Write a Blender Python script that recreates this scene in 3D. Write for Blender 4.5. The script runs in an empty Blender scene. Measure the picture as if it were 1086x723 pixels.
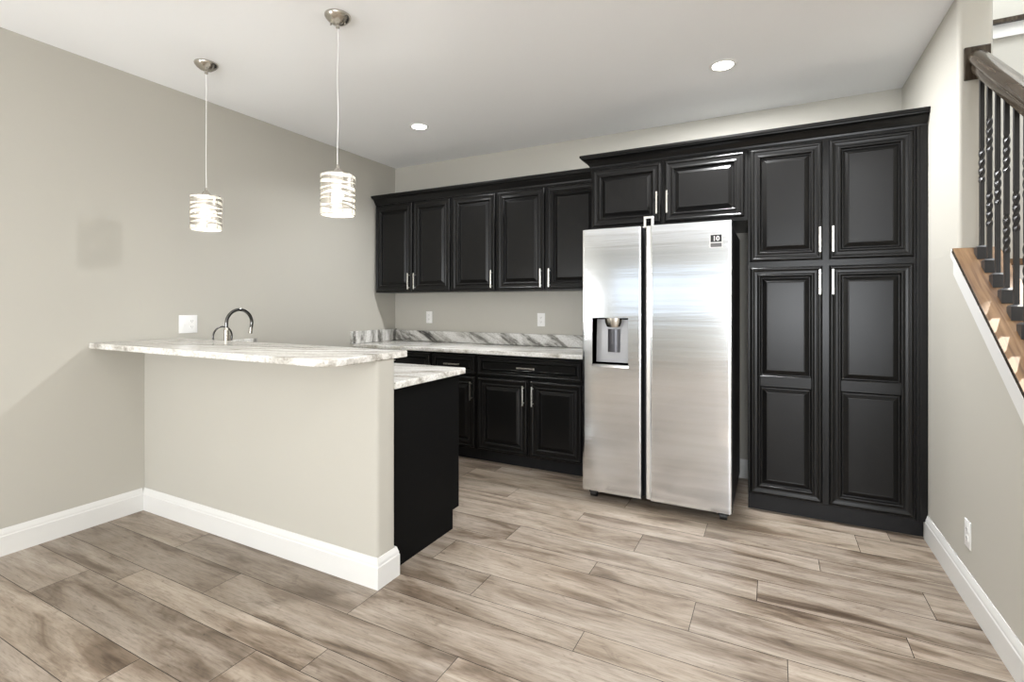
import bpy, bmesh, math, random
from mathutils import Vector, Matrix
PI = math.pi
C = bpy.context.scene.collection
sc = bpy.context.scene

# ------------------------------------------------------------------ camera
W_PX, F_PX = 1086.0, 533.68
cam_d = bpy.data.cameras.new('camera'); cam = bpy.data.objects.new('camera', cam_d); C.objects.link(cam)
cam_d.sensor_fit = 'HORIZONTAL'; cam_d.sensor_width = 36.0
cam_d.lens = 36.0 * F_PX / W_PX
cam_d.shift_y = -(361.5 - 322.32) / W_PX
cam_d.clip_start = 0.02
cam.location = (0, 0, 1.286); cam.rotation_euler = (PI / 2, 0, 0.4791)
sc.camera = cam

# ------------------------------------------------------------------ colour management, world, lights
sc.view_settings.view_transform = 'Standard'; sc.view_settings.look = 'None'
sc.view_settings.gamma = 1.0; sc.view_settings.use_curve_mapping = False
sc.view_settings.exposure = 0.36
sc.cycles.use_denoising = True
sc.cycles.max_bounces = 10; sc.cycles.diffuse_bounces = 6; sc.cycles.glossy_bounces = 5
sc.cycles.sample_clamp_indirect = 6.0
wd = bpy.data.worlds.new('sky'); sc.world = wd; wd.use_nodes = True
wd.node_tree.nodes['Background'].inputs[0].default_value = (0.80, 0.90, 1.0, 1)
wd.node_tree.nodes['Background'].inputs[1].default_value = 1.0


def light(name, kind, loc, rot, power, color=(1, 1, 1), size=1.0, size_y=None, spread=None):
    d = bpy.data.lights.new(name, kind); o = bpy.data.objects.new(name, d); C.objects.link(o)
    o.location = loc; o.rotation_euler = rot; d.energy = power; d.color = color
    if kind == 'AREA':
        if size_y: d.shape = 'RECTANGLE'; d.size = size; d.size_y = size_y
        else: d.shape = 'DISK'; d.size = size
        if spread: d.spread = spread
    return o


# daylight of the rear window; the patio opening and its light are added fill
DAY = (0.94, 0.985, 1.04)
light('daylight_rear', 'AREA', (-2.0, -5.52, 1.56), (PI / 2, 0, 0), 2.8, DAY, 2.8, 0.90)
light('patio_fill', 'AREA', (0.90, -5.52, 1.10), (PI / 2, 0, 0), 100, DAY, 1.7, 2.0)
# unseen fill lights added outside the view, no fixtures
WARM = (0.97, 0.985, 1.0)
for lx, ly, lz, lp in ((-2.95, -1.0, 1.25, 74), (0.2, -1.4, 1.25, 66), (0.75, -3.2, 1.35, 95)):   # point lights added behind the camera to brighten the room
    g = light('fill_point_light', 'POINT', (lx, ly, lz), (0, 0, 0), lp, WARM); g.data.shadow_soft_size = 0.30
for lx, ly, lp in ((0.70, 0.5, 18), (1.3, -2.6, 40)):
    light('fill_ceiling_light', 'AREA', (lx, ly, 2.69), (0, 0, 0), lp, WARM, 0.11)  # unseen overhead fill without fixtures; the first follows the pantry highlight
# stairwell: sun through the stair window, area fill added under the stairwell ceiling
sun = light('sun', 'SUN', (3, 5, 5), (0, 0, 0), 11.0, (1.0, 0.93, 0.82))
sun.data.angle = math.radians(1.2)
sun.rotation_euler = Vector((0.66, 0.75, 1.08)).to_track_quat('Z', 'Y').to_euler()
light('stair_fill', 'AREA', (1.40, 2.9, 5.15), (0, 0, 0), 95, DAY, 0.8, 2.0)

# ------------------------------------------------------------------ room numbers
XL, XR, YB, H = -3.504, 0.747, 4.101, 2.70        # left wall, right wall, back wall, ceiling
XS, YR, YSB = 1.90, -5.5, 4.101                     # stairwell right wall, rear wall, stairwell back wall
YST = 2.975                                        # where the full-height right wall stops
XK = 0.872                                         # stair side of the right wall
YH, YHB, XH = 1.741, 1.862, -1.590                 # half wall front, back, end


# ------------------------------------------------------------------ node helpers / materials
def new_mat(name):
    m = bpy.data.materials.new(name); m.use_nodes = True
    nt = m.node_tree; b = nt.nodes['Principled BSDF']
    return m, nt, b


def N(nt, t, **kw):
    n = nt.nodes.new(t)
    for k, v in kw.items():
        if k in n.inputs: n.inputs[k].default_value = v
        else: setattr(n, k, v)
    return n


def ramp(nt, fac, stops):
    r = nt.nodes.new('ShaderNodeValToRGB'); e = r.color_ramp.elements
    while len(e) < len(stops): e.new(0.5)
    for i, (p, c) in enumerate(stops):
        e[i].position = p; e[i].color = c if len(c) == 4 else (*c, 1)
    nt.links.new(fac, r.inputs[0]); return r


def mixc(nt, a, b, fac, mode='MIX'):
    m = nt.nodes.new('ShaderNodeMix'); m.data_type = 'RGBA'; m.blend_type = mode
    for s, v in ((m.inputs[0], fac), (m.inputs[6], a), (m.inputs[7], b)):
        if isinstance(v, (int, float)): s.default_value = v
        elif isinstance(v, tuple): s.default_value = v if len(v) == 4 else (*v, 1)
        else: nt.links.new(v, s)
    return m.outputs[2]


def plain(name, col, rough=0.5, metal=0.0, bump=0.0, bscale=200.0, spec=0.5, coat=0.0):
    m, nt, b = new_mat(name)
    b.inputs['Base Color'].default_value = (*col, 1)
    b.inputs['Roughness'].default_value = rough; b.inputs['Metallic'].default_value = metal
    b.inputs['Specular IOR Level'].default_value = spec
    b.inputs['Coat Weight'].default_value = coat
    tc = N(nt, 'ShaderNodeTexCoord'); no = N(nt, 'ShaderNodeTexNoise'); no.inputs['Scale'].default_value = bscale
    nt.links.new(tc.outputs['Object'], no.inputs['Vector'])
    if bump:
        bp = N(nt, 'ShaderNodeBump'); bp.inputs['Strength'].default_value = bump; bp.inputs['Distance'].default_value = 0.002
        nt.links.new(no.outputs['Fac'], bp.inputs['Height']); nt.links.new(bp.outputs[0], b.inputs['Normal'])
    else:
        r = N(nt, 'ShaderNodeMapRange'); dv = 0.03 if bscale > 50 else 0.004; r.inputs[3].default_value = max(rough - dv, 0.02); r.inputs[4].default_value = rough + dv
        nt.links.new(no.outputs['Fac'], r.inputs[0]); nt.links.new(r.outputs[0], b.inputs['Roughness'])
    return m


def emit(name, col, strength):
    m, nt, b = new_mat(name)
    b.inputs['Base Color'].default_value = (*col, 1)
    b.inputs['Emission Color'].default_value = (*col, 1); b.inputs['Emission Strength'].default_value = strength
    return m


M = {}
M['paint'] = plain('greige_paint', (0.475, 0.457, 0.408), 0.55, bump=0.06, bscale=350, spec=0.3)
M['ceiling'] = plain('ceiling_paint', (0.91, 0.92, 0.93), 0.8, bump=0.05, bscale=300, spec=0.2)
M['trim'] = plain('white_trim_paint', (0.70, 0.695, 0.675), 0.35)
M['black'] = plain('black_cabinet_lacquer', (0.006, 0.0058, 0.0056), 0.28, bscale=5, spec=0.23)
M['black_mat'] = plain('matte_black_panel', (0.005, 0.005, 0.005), 0.5, spec=0.05)
M['black_in'] = plain('dark_toe_kick', (0.010, 0.010, 0.011), 0.40, spec=0.25)
M['nickel'] = plain('brushed_nickel', (0.52, 0.49, 0.44), 0.24, 1.0)
M['pull'] = plain('satin_pull_metal', (0.80, 0.77, 0.71), 0.28, 1.0)
M['chrome'] = plain('dark_chrome', (0.13, 0.13, 0.13), 0.12, 1.0)
M['plastic_w'] = plain('white_plastic', (0.84, 0.835, 0.82), 0.35)
M['slot'] = plain('dark_slot', (0.05, 0.05, 0.05), 0.5)
M['fr_side'] = plain('black_fridge_side', (0.012, 0.012, 0.013), 0.42)
M['disp_black'] = plain('black_gloss_plastic', (0.008, 0.008, 0.009), 0.2)
M['disp_gray'] = plain('grey_satin_plastic', (0.42, 0.42, 0.43), 0.35, 0.3)
M['paddle'] = plain('dark_grey_plastic', (0.09, 0.09, 0.10), 0.3, 0.4)
M['iron'] = plain('black_wrought_iron', (0.014, 0.013, 0.013), 0.42, bump=0.05, bscale=150)
M['bulb'] = emit('lit_bulb', (1.0, 0.97, 0.91), 90.0)
M['lens'] = emit('lit_lens', (1.0, 0.95, 0.88), 16.0)
M['sticker_w'] = plain('white_print', (0.85, 0.85, 0.85), 0.4)
M['sticker_k'] = plain('black_print', (0.01, 0.01, 0.01), 0.4)
M['sticker_g'] = plain('grey_print', (0.16, 0.16, 0.16), 0.4)


def mat_band():
    m, nt, b = new_mat('frosted_white_glass_band')
    b.inputs['Base Color'].default_value = (0.92, 0.91, 0.88, 1); b.inputs['Roughness'].default_value = 0.35
    tr = N(nt, 'ShaderNodeBsdfTranslucent'); tr.inputs[0].default_value = (0.95, 0.93, 0.88, 1)
    mx = N(nt, 'ShaderNodeMixShader'); mx.inputs[0].default_value = 0.6
    out = nt.nodes['Material Output']
    nt.links.new(b.outputs[0], mx.inputs[1]); nt.links.new(tr.outputs[0], mx.inputs[2]); nt.links.new(mx.outputs[0], out.inputs[0])
    return m


M['band'] = mat_band()


def mat_gauze():
    m, nt, b = new_mat('nickel_gauze')
    b.inputs['Base Color'].default_value = (0.50, 0.47, 0.42, 1); b.inputs['Metallic'].default_value = 0.9; b.inputs['Roughness'].default_value = 0.35
    tr = N(nt, 'ShaderNodeBsdfTransparent'); mx = N(nt, 'ShaderNodeMixShader'); mx.inputs[0].default_value = 0.22
    nt.links.new(b.outputs[0], mx.inputs[1]); nt.links.new(tr.outputs[0], mx.inputs[2]); nt.links.new(mx.outputs[0], nt.nodes['Material Output'].inputs[0])
    return m


M['gauze'] = mat_gauze()


def mat_steel():
    m, nt, b = new_mat('brushed_stainless_steel')
    b.inputs['Metallic'].default_value = 1.0
    tc = N(nt, 'ShaderNodeTexCoord'); mp = N(nt, 'ShaderNodeMapping'); mp.inputs['Scale'].default_value = (1.0, 1.0, 26.0)
    nt.links.new(tc.outputs['Object'], mp.inputs[0])
    no = N(nt, 'ShaderNodeTexNoise'); no.inputs['Scale'].default_value = 1.0; no.inputs['Detail'].default_value = 3
    nt.links.new(mp.outputs[0], no.inputs['Vector'])
    mp2 = N(nt, 'ShaderNodeMapping'); mp2.inputs['Scale'].default_value = (6, 6, 900.0)
    nt.links.new(tc.outputs['Object'], mp2.inputs[0])
    n2 = N(nt, 'ShaderNodeTexNoise'); n2.inputs['Scale'].default_value = 1.0; nt.links.new(mp2.outputs[0], n2.inputs['Vector'])
    col = mixc(nt, (0.65, 0.672, 0.70), (0.80, 0.825, 0.86), no.outputs['Fac'])
    nt.links.new(col, b.inputs['Base Color'])
    b.inputs['Roughness'].default_value = 0.14
    bp = N(nt, 'ShaderNodeBump'); bp.inputs['Strength'].default_value = 0.3; bp.inputs['Distance'].default_value = 0.0016
    nt.links.new(no.outputs['Fac'], bp.inputs['Height'])
    b2 = N(nt, 'ShaderNodeBump'); b2.inputs['Strength'].default_value = 0.06; b2.inputs['Distance'].default_value = 0.0002
    nt.links.new(n2.outputs['Fac'], b2.inputs['Height']); nt.links.new(bp.outputs[0], b2.inputs['Normal'])
    nt.links.new(b2.outputs[0], b.inputs['Normal'])
    return m


M['steel'] = mat_steel()
M['steel_edge'] = plain('satin_steel_edge', (0.80, 0.79, 0.77), 0.35, 0.85)


def mat_granite(name, rot, dark):
    m, nt, b = new_mat(name)
    tc = N(nt, 'ShaderNodeTexCoord'); mp = N(nt, 'ShaderNodeMapping')
    mp.inputs['Rotation'].default_value = rot; nt.links.new(tc.outputs['Object'], mp.inputs[0])
    st = N(nt, 'ShaderNodeMapping'); st.inputs['Scale'].default_value = (1.3, 11.0, 11.0) if dark else (1.0, 10.0, 10.0); nt.links.new(mp.outputs[0], st.inputs[0])
    wob = N(nt, 'ShaderNodeTexNoise'); wob.inputs['Scale'].default_value = 2.2; wob.inputs['Detail'].default_value = 4
    nt.links.new(mp.outputs[0], wob.inputs['Vector'])
    vm = N(nt, 'ShaderNodeVectorMath', operation='SCALE'); vm.inputs['Scale'].default_value = 1.6
    nt.links.new(wob.outputs['Color'], vm.inputs[0])
    ad = N(nt, 'ShaderNodeVectorMath', operation='ADD'); nt.links.new(st.outputs[0], ad.inputs[0]); nt.links.new(vm.outputs[0], ad.inputs[1])
    n1 = N(nt, 'ShaderNodeTexNoise'); n1.inputs['Scale'].default_value = 1.5; n1.inputs['Detail'].default_value = 8; n1.inputs['Roughness'].default_value = 0.62
    nt.links.new(ad.outputs[0], n1.inputs['Vector'])
    r1 = ramp(nt, n1.outputs['Fac'], [(0.0, (0.03, 0.03, 0.03)), (0.34, (0.07, 0.068, 0.065)), (0.42, (0.28, 0.27, 0.25)), (0.48, (0.55, 0.54, 0.51)), (0.58, (0.80, 0.79, 0.77)), (1.0, (0.86, 0.85, 0.83))] if dark else
              [(0.0, (0.12, 0.11, 0.095)), (0.33, (0.30, 0.28, 0.245)), (0.41, (0.50, 0.475, 0.43)), (0.48, (0.68, 0.66, 0.62)), (0.58, (0.80, 0.79, 0.76)), (1.0, (0.86, 0.85, 0.83))])
    n2 = N(nt, 'ShaderNodeTexNoise'); n2.inputs['Scale'].default_value = 90; n2.inputs['Detail'].default_value = 4
    nt.links.new(mp.outputs[0], n2.inputs['Vector'])
    r2 = ramp(nt, n2.outputs['Fac'], [(0.35, (0.72, 0.71, 0.69)), (0.55, (1, 1, 1))])
    c = mixc(nt, r1.outputs[0], r2.outputs[0], 0.8, 'MULTIPLY')
    nt.links.new(c, b.inputs['Base Color']); b.inputs['Roughness'].default_value = 0.14
    return m


M['granite'] = mat_granite('streaked_granite', (0, 0, math.radians(-20)), False)
M['granite_v'] = mat_granite('streaked_granite_splash', (0, math.radians(-28), 0), True)
M['granite_s'] = mat_granite('streaked_granite_side_splash', (0, math.radians(86), 0), True)


def mat_floor():
    m, nt, b = new_mat('weathered_plank_vinyl')
    at = N(nt, 'ShaderNodeAttribute', attribute_name='puv'); pt = N(nt, 'ShaderNodeAttribute', attribute_name='tone')
    def nz(scale, detail, rough=0.55, dist=0.0, loc=(0, 0, 0)):
        mp = N(nt, 'ShaderNodeMapping'); mp.inputs['Scale'].default_value = scale; mp.inputs['Location'].default_value = loc
        nt.links.new(at.outputs['Vector'], mp.inputs[0])
        n = N(nt, 'ShaderNodeTexNoise'); n.inputs['Scale'].default_value = 1.0; n.inputs['Detail'].default_value = detail
        n.inputs['Roughness'].default_value = rough; n.inputs['Distortion'].default_value = dist
        nt.links.new(mp.outputs[0], n.inputs['Vector']); return n
    big = nz((1.5, 7.5, 1), 4, 0.6, 0.7)
    mid = nz((3.5, 38, 1), 9, 0.74, 0.5, (3, 7, 0))
    fine = nz((9, 105, 1), 6, 0.75, 0.3, (9, 1, 0))
    knot = nz((16, 34, 1), 2, 0.5, 0.4, (5, 5, 0))
    blot = nz((7, 13, 1), 4, 0.6, 1.6, (1, 4, 0))
    r1 = ramp(nt, big.outputs['Fac'], [(0.28, (0.085, 0.060, 0.041)), (0.39, (0.185, 0.143, 0.107)), (0.48, (0.295, 0.245, 0.196)), (0.60, (0.37, 0.317, 0.265)), (0.78, (0.425, 0.375, 0.32))])
    r2 = ramp(nt, mid.outputs['Fac'], [(0.30, (0.62, 0.59, 0.56)), (0.47, (0.95, 0.94, 0.93)), (0.7, (1.10, 1.10, 1.09))])
    c = mixc(nt, r1.outputs[0], r2.outputs[0], 1.0, 'MULTIPLY')
    r3 = ramp(nt, fine.outputs['Fac'], [(0.34, (0.66, 0.63, 0.60)), (0.50, (1, 1, 1)), (0.66, (1.08, 1.08, 1.08))])
    c = mixc(nt, c, r3.outputs[0], 0.9, 'MULTIPLY')
    r4 = ramp(nt, blot.outputs['Fac'], [(0.25, (0.36, 0.31, 0.27)), (0.40, (1, 1, 1))])
    c = mixc(nt, c, r4.outputs[0], 0.5, 'MULTIPLY')
    r6 = ramp(nt, knot.outputs['Fac'], [(0.22, (0.45, 0.40, 0.35)), (0.29, (1, 1, 1))])
    c = mixc(nt, c, r6.outputs[0], 0.8, 'MULTIPLY')
    r5 = ramp(nt, pt.outputs['Fac'], [(0.0, (0.80, 0.79, 0.78)), (0.5, (0.95, 0.945, 0.94)), (1.0, (1.10, 1.09, 1.07))])
    c = mixc(nt, c, r5.outputs[0], 1.0, 'MULTIPLY')
    nt.links.new(c, b.inputs['Base Color'])
    b.inputs['Roughness'].default_value = 0.42; b.inputs['Specular IOR Level'].default_value = 0.4
    bp = N(nt, 'ShaderNodeBump'); bp.inputs['Strength'].default_value = 0.12; bp.inputs['Distance'].default_value = 0.001
    nt.links.new(fine.outputs['Fac'], bp.inputs['Height']); nt.links.new(bp.outputs[0], b.inputs['Normal'])
    return m


M['floor'] = mat_floor()
M['gap'] = plain('plank_gap', (0.035, 0.028, 0.022), 0.7)


def mat_wood(name, cols, rough, scale=(3, 60, 60)):
    m, nt, b = new_mat(name)
    tc = N(nt, 'ShaderNodeTexCoord'); mp = N(nt, 'ShaderNodeMapping'); mp.inputs['Scale'].default_value = scale
    nt.links.new(tc.outputs['Object'], mp.inputs[0])
    n = N(nt, 'ShaderNodeTexNoise'); n.inputs['Scale'].default_value = 1.0; n.inputs['Detail'].default_value = 6; n.inputs['Distortion'].default_value = 0.6
    nt.links.new(mp.outputs[0], n.inputs['Vector'])
    r = ramp(nt, n.outputs['Fac'], [(0.3, cols[0]), (0.5, cols[1]), (0.7, cols[2])])
    nt.links.new(r.outputs[0], b.inputs['Base Color']); b.inputs['Roughness'].default_value = rough; b.inputs['Specular IOR Level'].default_value = 0.3
    return m


M['oak'] = mat_wood('golden_oak', ((0.08, 0.038, 0.015), (0.17, 0.094, 0.042), (0.25, 0.15, 0.075)), 0.55, (50, 3, 3))
M['rail'] = mat_wood('dark_stained_rail', ((0.022, 0.016, 0.011), (0.045, 0.034, 0.024), (0.075, 0.06, 0.045)), 0.16, (60, 3, 3))


# ------------------------------------------------------------------ mesh helpers
def finish(bm, name, mats, parent=None, loc=(0, 0, 0), smooth=None):
    bmesh.ops.recalc_face_normals(bm, faces=bm.faces[:]) if smooth != 'keep' else None
    me = bpy.data.meshes.new(name); bm.to_mesh(me); bm.free()
    for m in (mats if isinstance(mats, (list, tuple)) else [mats]): me.materials.append(m)
    if smooth:
        for p in me.polygons: p.use_smooth = True
        if smooth != 'keep': me.set_sharp_from_angle(angle=math.radians(smooth))
    o = bpy.data.objects.new(name, me); C.objects.link(o); o.location = loc
    if parent: o.parent = parent
    return o


def box(bm, x0, y0, z0, x1, y1, z1, mi=0, bev=0.0, seg=2):
    r = bmesh.ops.create_cube(bm, size=1.0)
    vs = r['verts']
    for v in vs:
        v.co = Vector((x0 + (v.co.x + .5) * (x1 - x0), y0 + (v.co.y + .5) * (y1 - y0), z0 + (v.co.z + .5) * (z1 - z0)))
    fs = {f for v in vs for f in v.link_faces}
    for f in fs: f.material_index = mi
    if bev:
        es = list({e for v in vs for e in v.link_edges})
        b = bmesh.ops.bevel(bm, geom=es, offset=bev, segments=seg, profile=0.5, affect='EDGES')
        for f in b['faces']: f.material_index = mi


def prism(bm, poly, axis, a, b, mi=0):
    """poly = 2-D points, extruded along axis from a to b. axis x: (y,z); y: (x,z); z: (x,y)"""
    def P(p, t):
        return {'x': (t, p[0], p[1]), 'y': (p[0], t, p[1]), 'z': (p[0], p[1], t)}[axis]
    A = [bm.verts.new(P(p, a)) for p in poly]; B = [bm.verts.new(P(p, b)) for p in poly]
    n = len(poly); fs = [bm.faces.new(A), bm.faces.new(B[::-1])]
    for i in range(n): fs.append(bm.faces.new((A[i], B[i], B[(i + 1) % n], A[(i + 1) % n])))
    for f in fs: f.material_index = mi


def tube(bm, pts, rad, seg=14, mi=0, caps=True):
    pts = [Vector(p) for p in pts]
    rads = rad if isinstance(rad, (list, tuple)) else [rad] * len(pts)
    up = None; rings = []
    for i, p in enumerate(pts):
        t = (pts[min(i + 1, len(pts) - 1)] - pts[max(i - 1, 0)]).normalized()
        if up is None: up = Vector((0, 0, 1)) if abs(t.z) < .9 else Vector((1, 0, 0))
        s = t.cross(up).normalized(); up = s.cross(t).normalized()
        rings.append([bm.verts.new(p + (s * math.cos(2 * PI * k / seg) + up * math.sin(2 * PI * k / seg)) * rads[i]) for k in range(seg)])
    fs = []
    for a, b in zip(rings, rings[1:]):
        for k in range(seg): fs.append(bm.faces.new((a[k], a[(k + 1) % seg], b[(k + 1) % seg], b[k])))
    if caps: fs += [bm.faces.new(rings[0][::-1]), bm.faces.new(rings[-1])]
    for f in fs: f.material_index = mi


def lathe(bm, prof, cx=0, cy=0, seg=32, mi=0):
    """prof = (radius, z) list"""
    rings = []
    for r, z in prof:
        if r < 1e-6: rings.append([bm.verts.new((cx, cy, z))])
        else: rings.append([bm.verts.new((cx + r * math.cos(2 * PI * k / seg), cy + r * math.sin(2 * PI * k / seg), z)) for k in range(seg)])
    for a, b in zip(rings, rings[1:]):
        for k in range(seg):
            k2 = (k + 1) % seg
            if len(a) == 1 and len(b) == 1: continue
            if len(a) == 1: f = bm.faces.new((a[0], b[k], b[k2]))
            elif len(b) == 1: f = bm.faces.new((a[k], a[k2], b[0]))
            else: f = bm.faces.new((a[k], a[k2], b[k2], b[k]))
            f.material_index = mi


def thing(name, label, cat, loc=(0, 0, 0), group=None):
    o = bpy.data.objects.new(name, None); C.objects.link(o); o.location = loc; o.empty_display_size = 0.1
    o['label'] = label; o['category'] = cat
    if group: o['group'] = group
    return o


def tag(o, label, cat, group=None):
    o['label'] = label; o['category'] = cat
    if group: o['group'] = group
    return o


def struct(o, label=None):
    o['kind'] = 'structure'
    if label: o['label'] = label
    return o


def copy_tree(o, parent=None):
    c = o.copy(); C.objects.link(c)
    if parent: c.parent = parent
    for ch in list(o.children): copy_tree(ch, c)
    return c


# ================================================================== STRUCTURE
# floor: planks of three widths, long joints along x
def build_floor():
    rnd = random.Random(5)
    bm = bmesh.new()
    tone = bm.faces.layers.float.new('tone'); puv = bm.loops.layers.float_vector.new('puv')
    cyc = [0.222, 0.128, 0.187]                                    # going towards the back wall from y = 1.0
    known = {0.815: -2.04, 1.0: -1.705, 1.222: -1.475, 1.35: -1.02, 1.537: -1.571, 1.759: -0.660, 1.887: -1.19,
             2.074: -0.297, 2.296: -0.780, 2.424: -1.30, 2.611: -0.645, 2.833: -1.034, 2.961: -0.342, 3.148: 0.401}
    ys = [1.0]
    i = 0
    while ys[-1] < YB: ys.append(round(ys[-1] + cyc[i % 3], 3)); i += 1
    lo = []; y = 1.0; i = 2
    while y > YR: y = round(y - cyc[i % 3], 3); lo.append(y); i -= 1
    ys = sorted(lo) + ys
    L = 1.235; g = 0.0013
    for y0, y1 in zip(ys, ys[1:]):
        y1c = min(y1, YB)
        k = min(known, key=lambda q: abs(q - y0)); off = known[k] if abs(k - y0) < 0.02 else rnd.uniform(-L, 0)
        x = off
        while x > XL: x -= L
        while x < XS:
            xa, xb = max(x, XL), min(x + L, XS)
            t = rnd.uniform(0, 1); ox, oy = rnd.uniform(0, 60), rnd.uniform(0, 60)
            if xb - xa > 0.01:
                vs = [bm.verts.new((px, py, 0)) for px, py in ((xa + g, y0 + g), (xb - g, y0 + g), (xb - g, y1c - g), (xa + g, y1c - g))]
                f = bm.faces.new(vs); f[tone] = t
                for l in f.loops: l[puv] = (l.vert.co.x - x + ox, l.vert.co.y - y0 + oy, 0)
            x += L
    vs = [bm.verts.new(p) for p in ((XL - .1, YR - .1, -0.0015), (XS + .1, YR - .1, -0.0015), (XS + .1, YB + .1, -0.0015), (XL - .1, YB + .1, -0.0015))]
    f = bm.faces.new(vs); f.material_index = 1
    vs = [bm.verts.new(p) for p in ((XL - .1, YR - .1, -0.1), (XL - .1, YB + .1, -0.1), (XS + .1, YB + .1, -0.1), (XS + .1, YR - .1, -0.1))]
    f = bm.faces.new(vs); f.material_index = 1
    return struct(finish(bm, 'floor', [M['floor'], M['gap']], smooth=None), 'grey brown wood plank floor')


build_floor()
bm = bmesh.new()
box(bm, XL - .1, YR - .1, H, XK, YB + .1, H + .2)
box(bm, XK, YR - .1, H, XS + .1, 1.2, H + .2)
struct(finish(bm, 'ceiling', M['ceiling']))
bm = bmesh.new(); box(bm, XK - .12, 1.1, 5.2, XS + .1, YSB + .1, 5.3); struct(finish(bm, 'ceiling_stair', M['ceiling']))
bm = bmesh.new(); box(bm, XL - .1, YR - .1, -.1, XL, YB + .1, H + .1); struct(finish(bm, 'wall_left', M['paint']))
bm = bmesh.new(); box(bm, XL - .1, YB, -.1, XK, YB + .1, H + .1); struct(finish(bm, 'wall_back', M['paint']))

# right wall: full height behind YST with a bullnose corner, a knee wall under the stair slope in front of it
SL = 0.73
def capz(y): return 1.547 + SL * (y - 2.986)
bm = bmesh.new()
r = 0.02; arc = [(XR + r - r * math.cos(t), YST + r - r * math.sin(t)) for t in [PI / 2 * k / 6 for k in range(7)]]
arc2 = [(XK - r + r * math.sin(t), YST + r - r * math.cos(t)) for t in [PI / 2 * k / 6 for k in range(7)]]
zk = capz(YST) - .018
prism(bm, [(XR, YSB)] + arc + arc2 + [(XK, YSB)], 'z', zk, 5.25)
yb = 2.986 - (1.547 - 0.02) / SL
prism(bm, [(yb, -.1), (YSB, -.1), (YSB, zk), (YST, zk), (yb, 0.0)], 'x', XR, XK)
struct(finish(bm, 'wall_right', M['paint'], smooth=30))
bm = bmesh.new(); box(bm, XK - .125, 1.1, H + .2, XK, YST, 5.25); struct(finish(bm, 'wall_upper', M['paint']))

# stairwell walls, the right one with a window the sun comes through
bm = bmesh.new()
wy0, wy1, wz0, wz1 = 3.15, 4.06, 2.2, 3.95
for a in ((YR - .1, -.1, wy0, 5.25), (wy1, -.1, YSB + .1, 5.25), (wy0, -.1, wy1, wz0), (wy0, wz1, wy1, 5.25)):
    box(bm, XS, a[0], a[1], XS + .1, a[2], a[3])
struct(finish(bm, 'wall_stair', M['paint']))
bm = bmesh.new(); box(bm, XK - .12, YSB, -.1, XS + .1, YSB + .1, 5.25); struct(finish(bm, 'wall_stair_back', M['paint']))
bm = bmesh.new(); box(bm, XK, 1.1, H + .2, XS, 1.2, 5.25); struct(finish(bm, 'wall_stair_front', M['paint']))
bm = bmesh.new()
for a in ((wy0, wz0, wy0 + .05, wz1), (wy1 - .05, wz0, wy1, wz1), (wy0 + .05, wz0, wy1 - .05, wz0 + .05), (wy0 + .05, wz1 - .05, wy1 - .05, wz1)):
    box(bm, XS + .02, a[0], a[1], XS + .08, a[2], a[3])
struct(finish(bm, 'window_1', M['trim']))

# rear wall: a window opening, and a patio opening added for its light
bm = bmesh.new()
ops = [(-3.4, -0.6, 1.11, 2.01), (0.05, 1.75, .1, 2.1)]
xs = [XL - .1, ops[0][0], ops[0][1], ops[1][0], ops[1][1], XS + .1]; zz = {1: ops[0][2:], 3: ops[1][2:]}
for i in range(5):
    if i in (1, 3):
        box(bm, xs[i], YR - .1, -.1, xs[i + 1], YR, zz[i][0]); box(bm, xs[i], YR - .1, zz[i][1], xs[i + 1], YR, H + .1)
    else: box(bm, xs[i], YR - .1, -.1, xs[i + 1], YR, H + .1)
struct(finish(bm, 'wall_rear', M['paint']))
for k, (xa, xb, z0, z1) in enumerate(ops):
    bm = bmesh.new()
    for a in ((xa - .07, z0 - .07, xa, z1 + .07), (xb, z0 - .07, xb + .07, z1 + .07), (xa, z0 - .07, xb, z0), (xa, z1, xb, z1 + .07)):
        box(bm, a[0], YR, a[1], a[2], YR + .02, a[3])
    box(bm, (xa + xb) / 2 - .03, YR - .005, z0, (xa + xb) / 2 + .03, YR + .02, z1)
    struct(finish(bm, 'window_%d' % (k + 2), M['trim']))

# half wall with bullnose end
bm = bmesh.new(); r = 0.018
a1 = [(XH - r + r * math.sin(t), YH + r - r * math.cos(t)) for t in [PI / 2 * k / 6 for k in range(7)]]
a2 = [(XH - r + r * math.cos(t), YHB - r + r * math.sin(t)) for t in [PI / 2 * k / 6 for k in range(7)]]
prism(bm, [(XL, YH)] + a1 + a2 + [(XL, YHB)], 'z', 0, 1.0285)
struct(finish(bm, 'wall_half', M['paint'], smooth=30), 'greige half wall under the raised bar top')

# baseboards: profile (offset from the wall, z), swept along a path with mitres
BP = [(0, 0), (0.015, 0), (0.015, 0.098), (0.012, 0.104), (0.012, 0.112), (0.009, 0.120), (0.006, 0.131), (0.004, 0.1365), (0, 0.1365)]


def baseboard(name, path, closed_ends=True):
    """path: list of (x, y, nx, ny): offset direction (mitred) at every corner"""
    bm = bmesh.new(); rings = []
    for x, y, nx, ny in path: rings.append([bm.verts.new((x + nx * o, y + ny * o, z)) for o, z in BP])
    n = len(BP)
    for a, b in zip(rings, rings[1:]):
        for k in range(n): bm.faces.new((a[k], a[(k + 1) % n], b[(k + 1) % n], b[k]))
    bm.faces.new(rings[0]); bm.faces.new(rings[-1][::-1])
    return struct(finish(bm, name, M['trim'], smooth=25))


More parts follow.
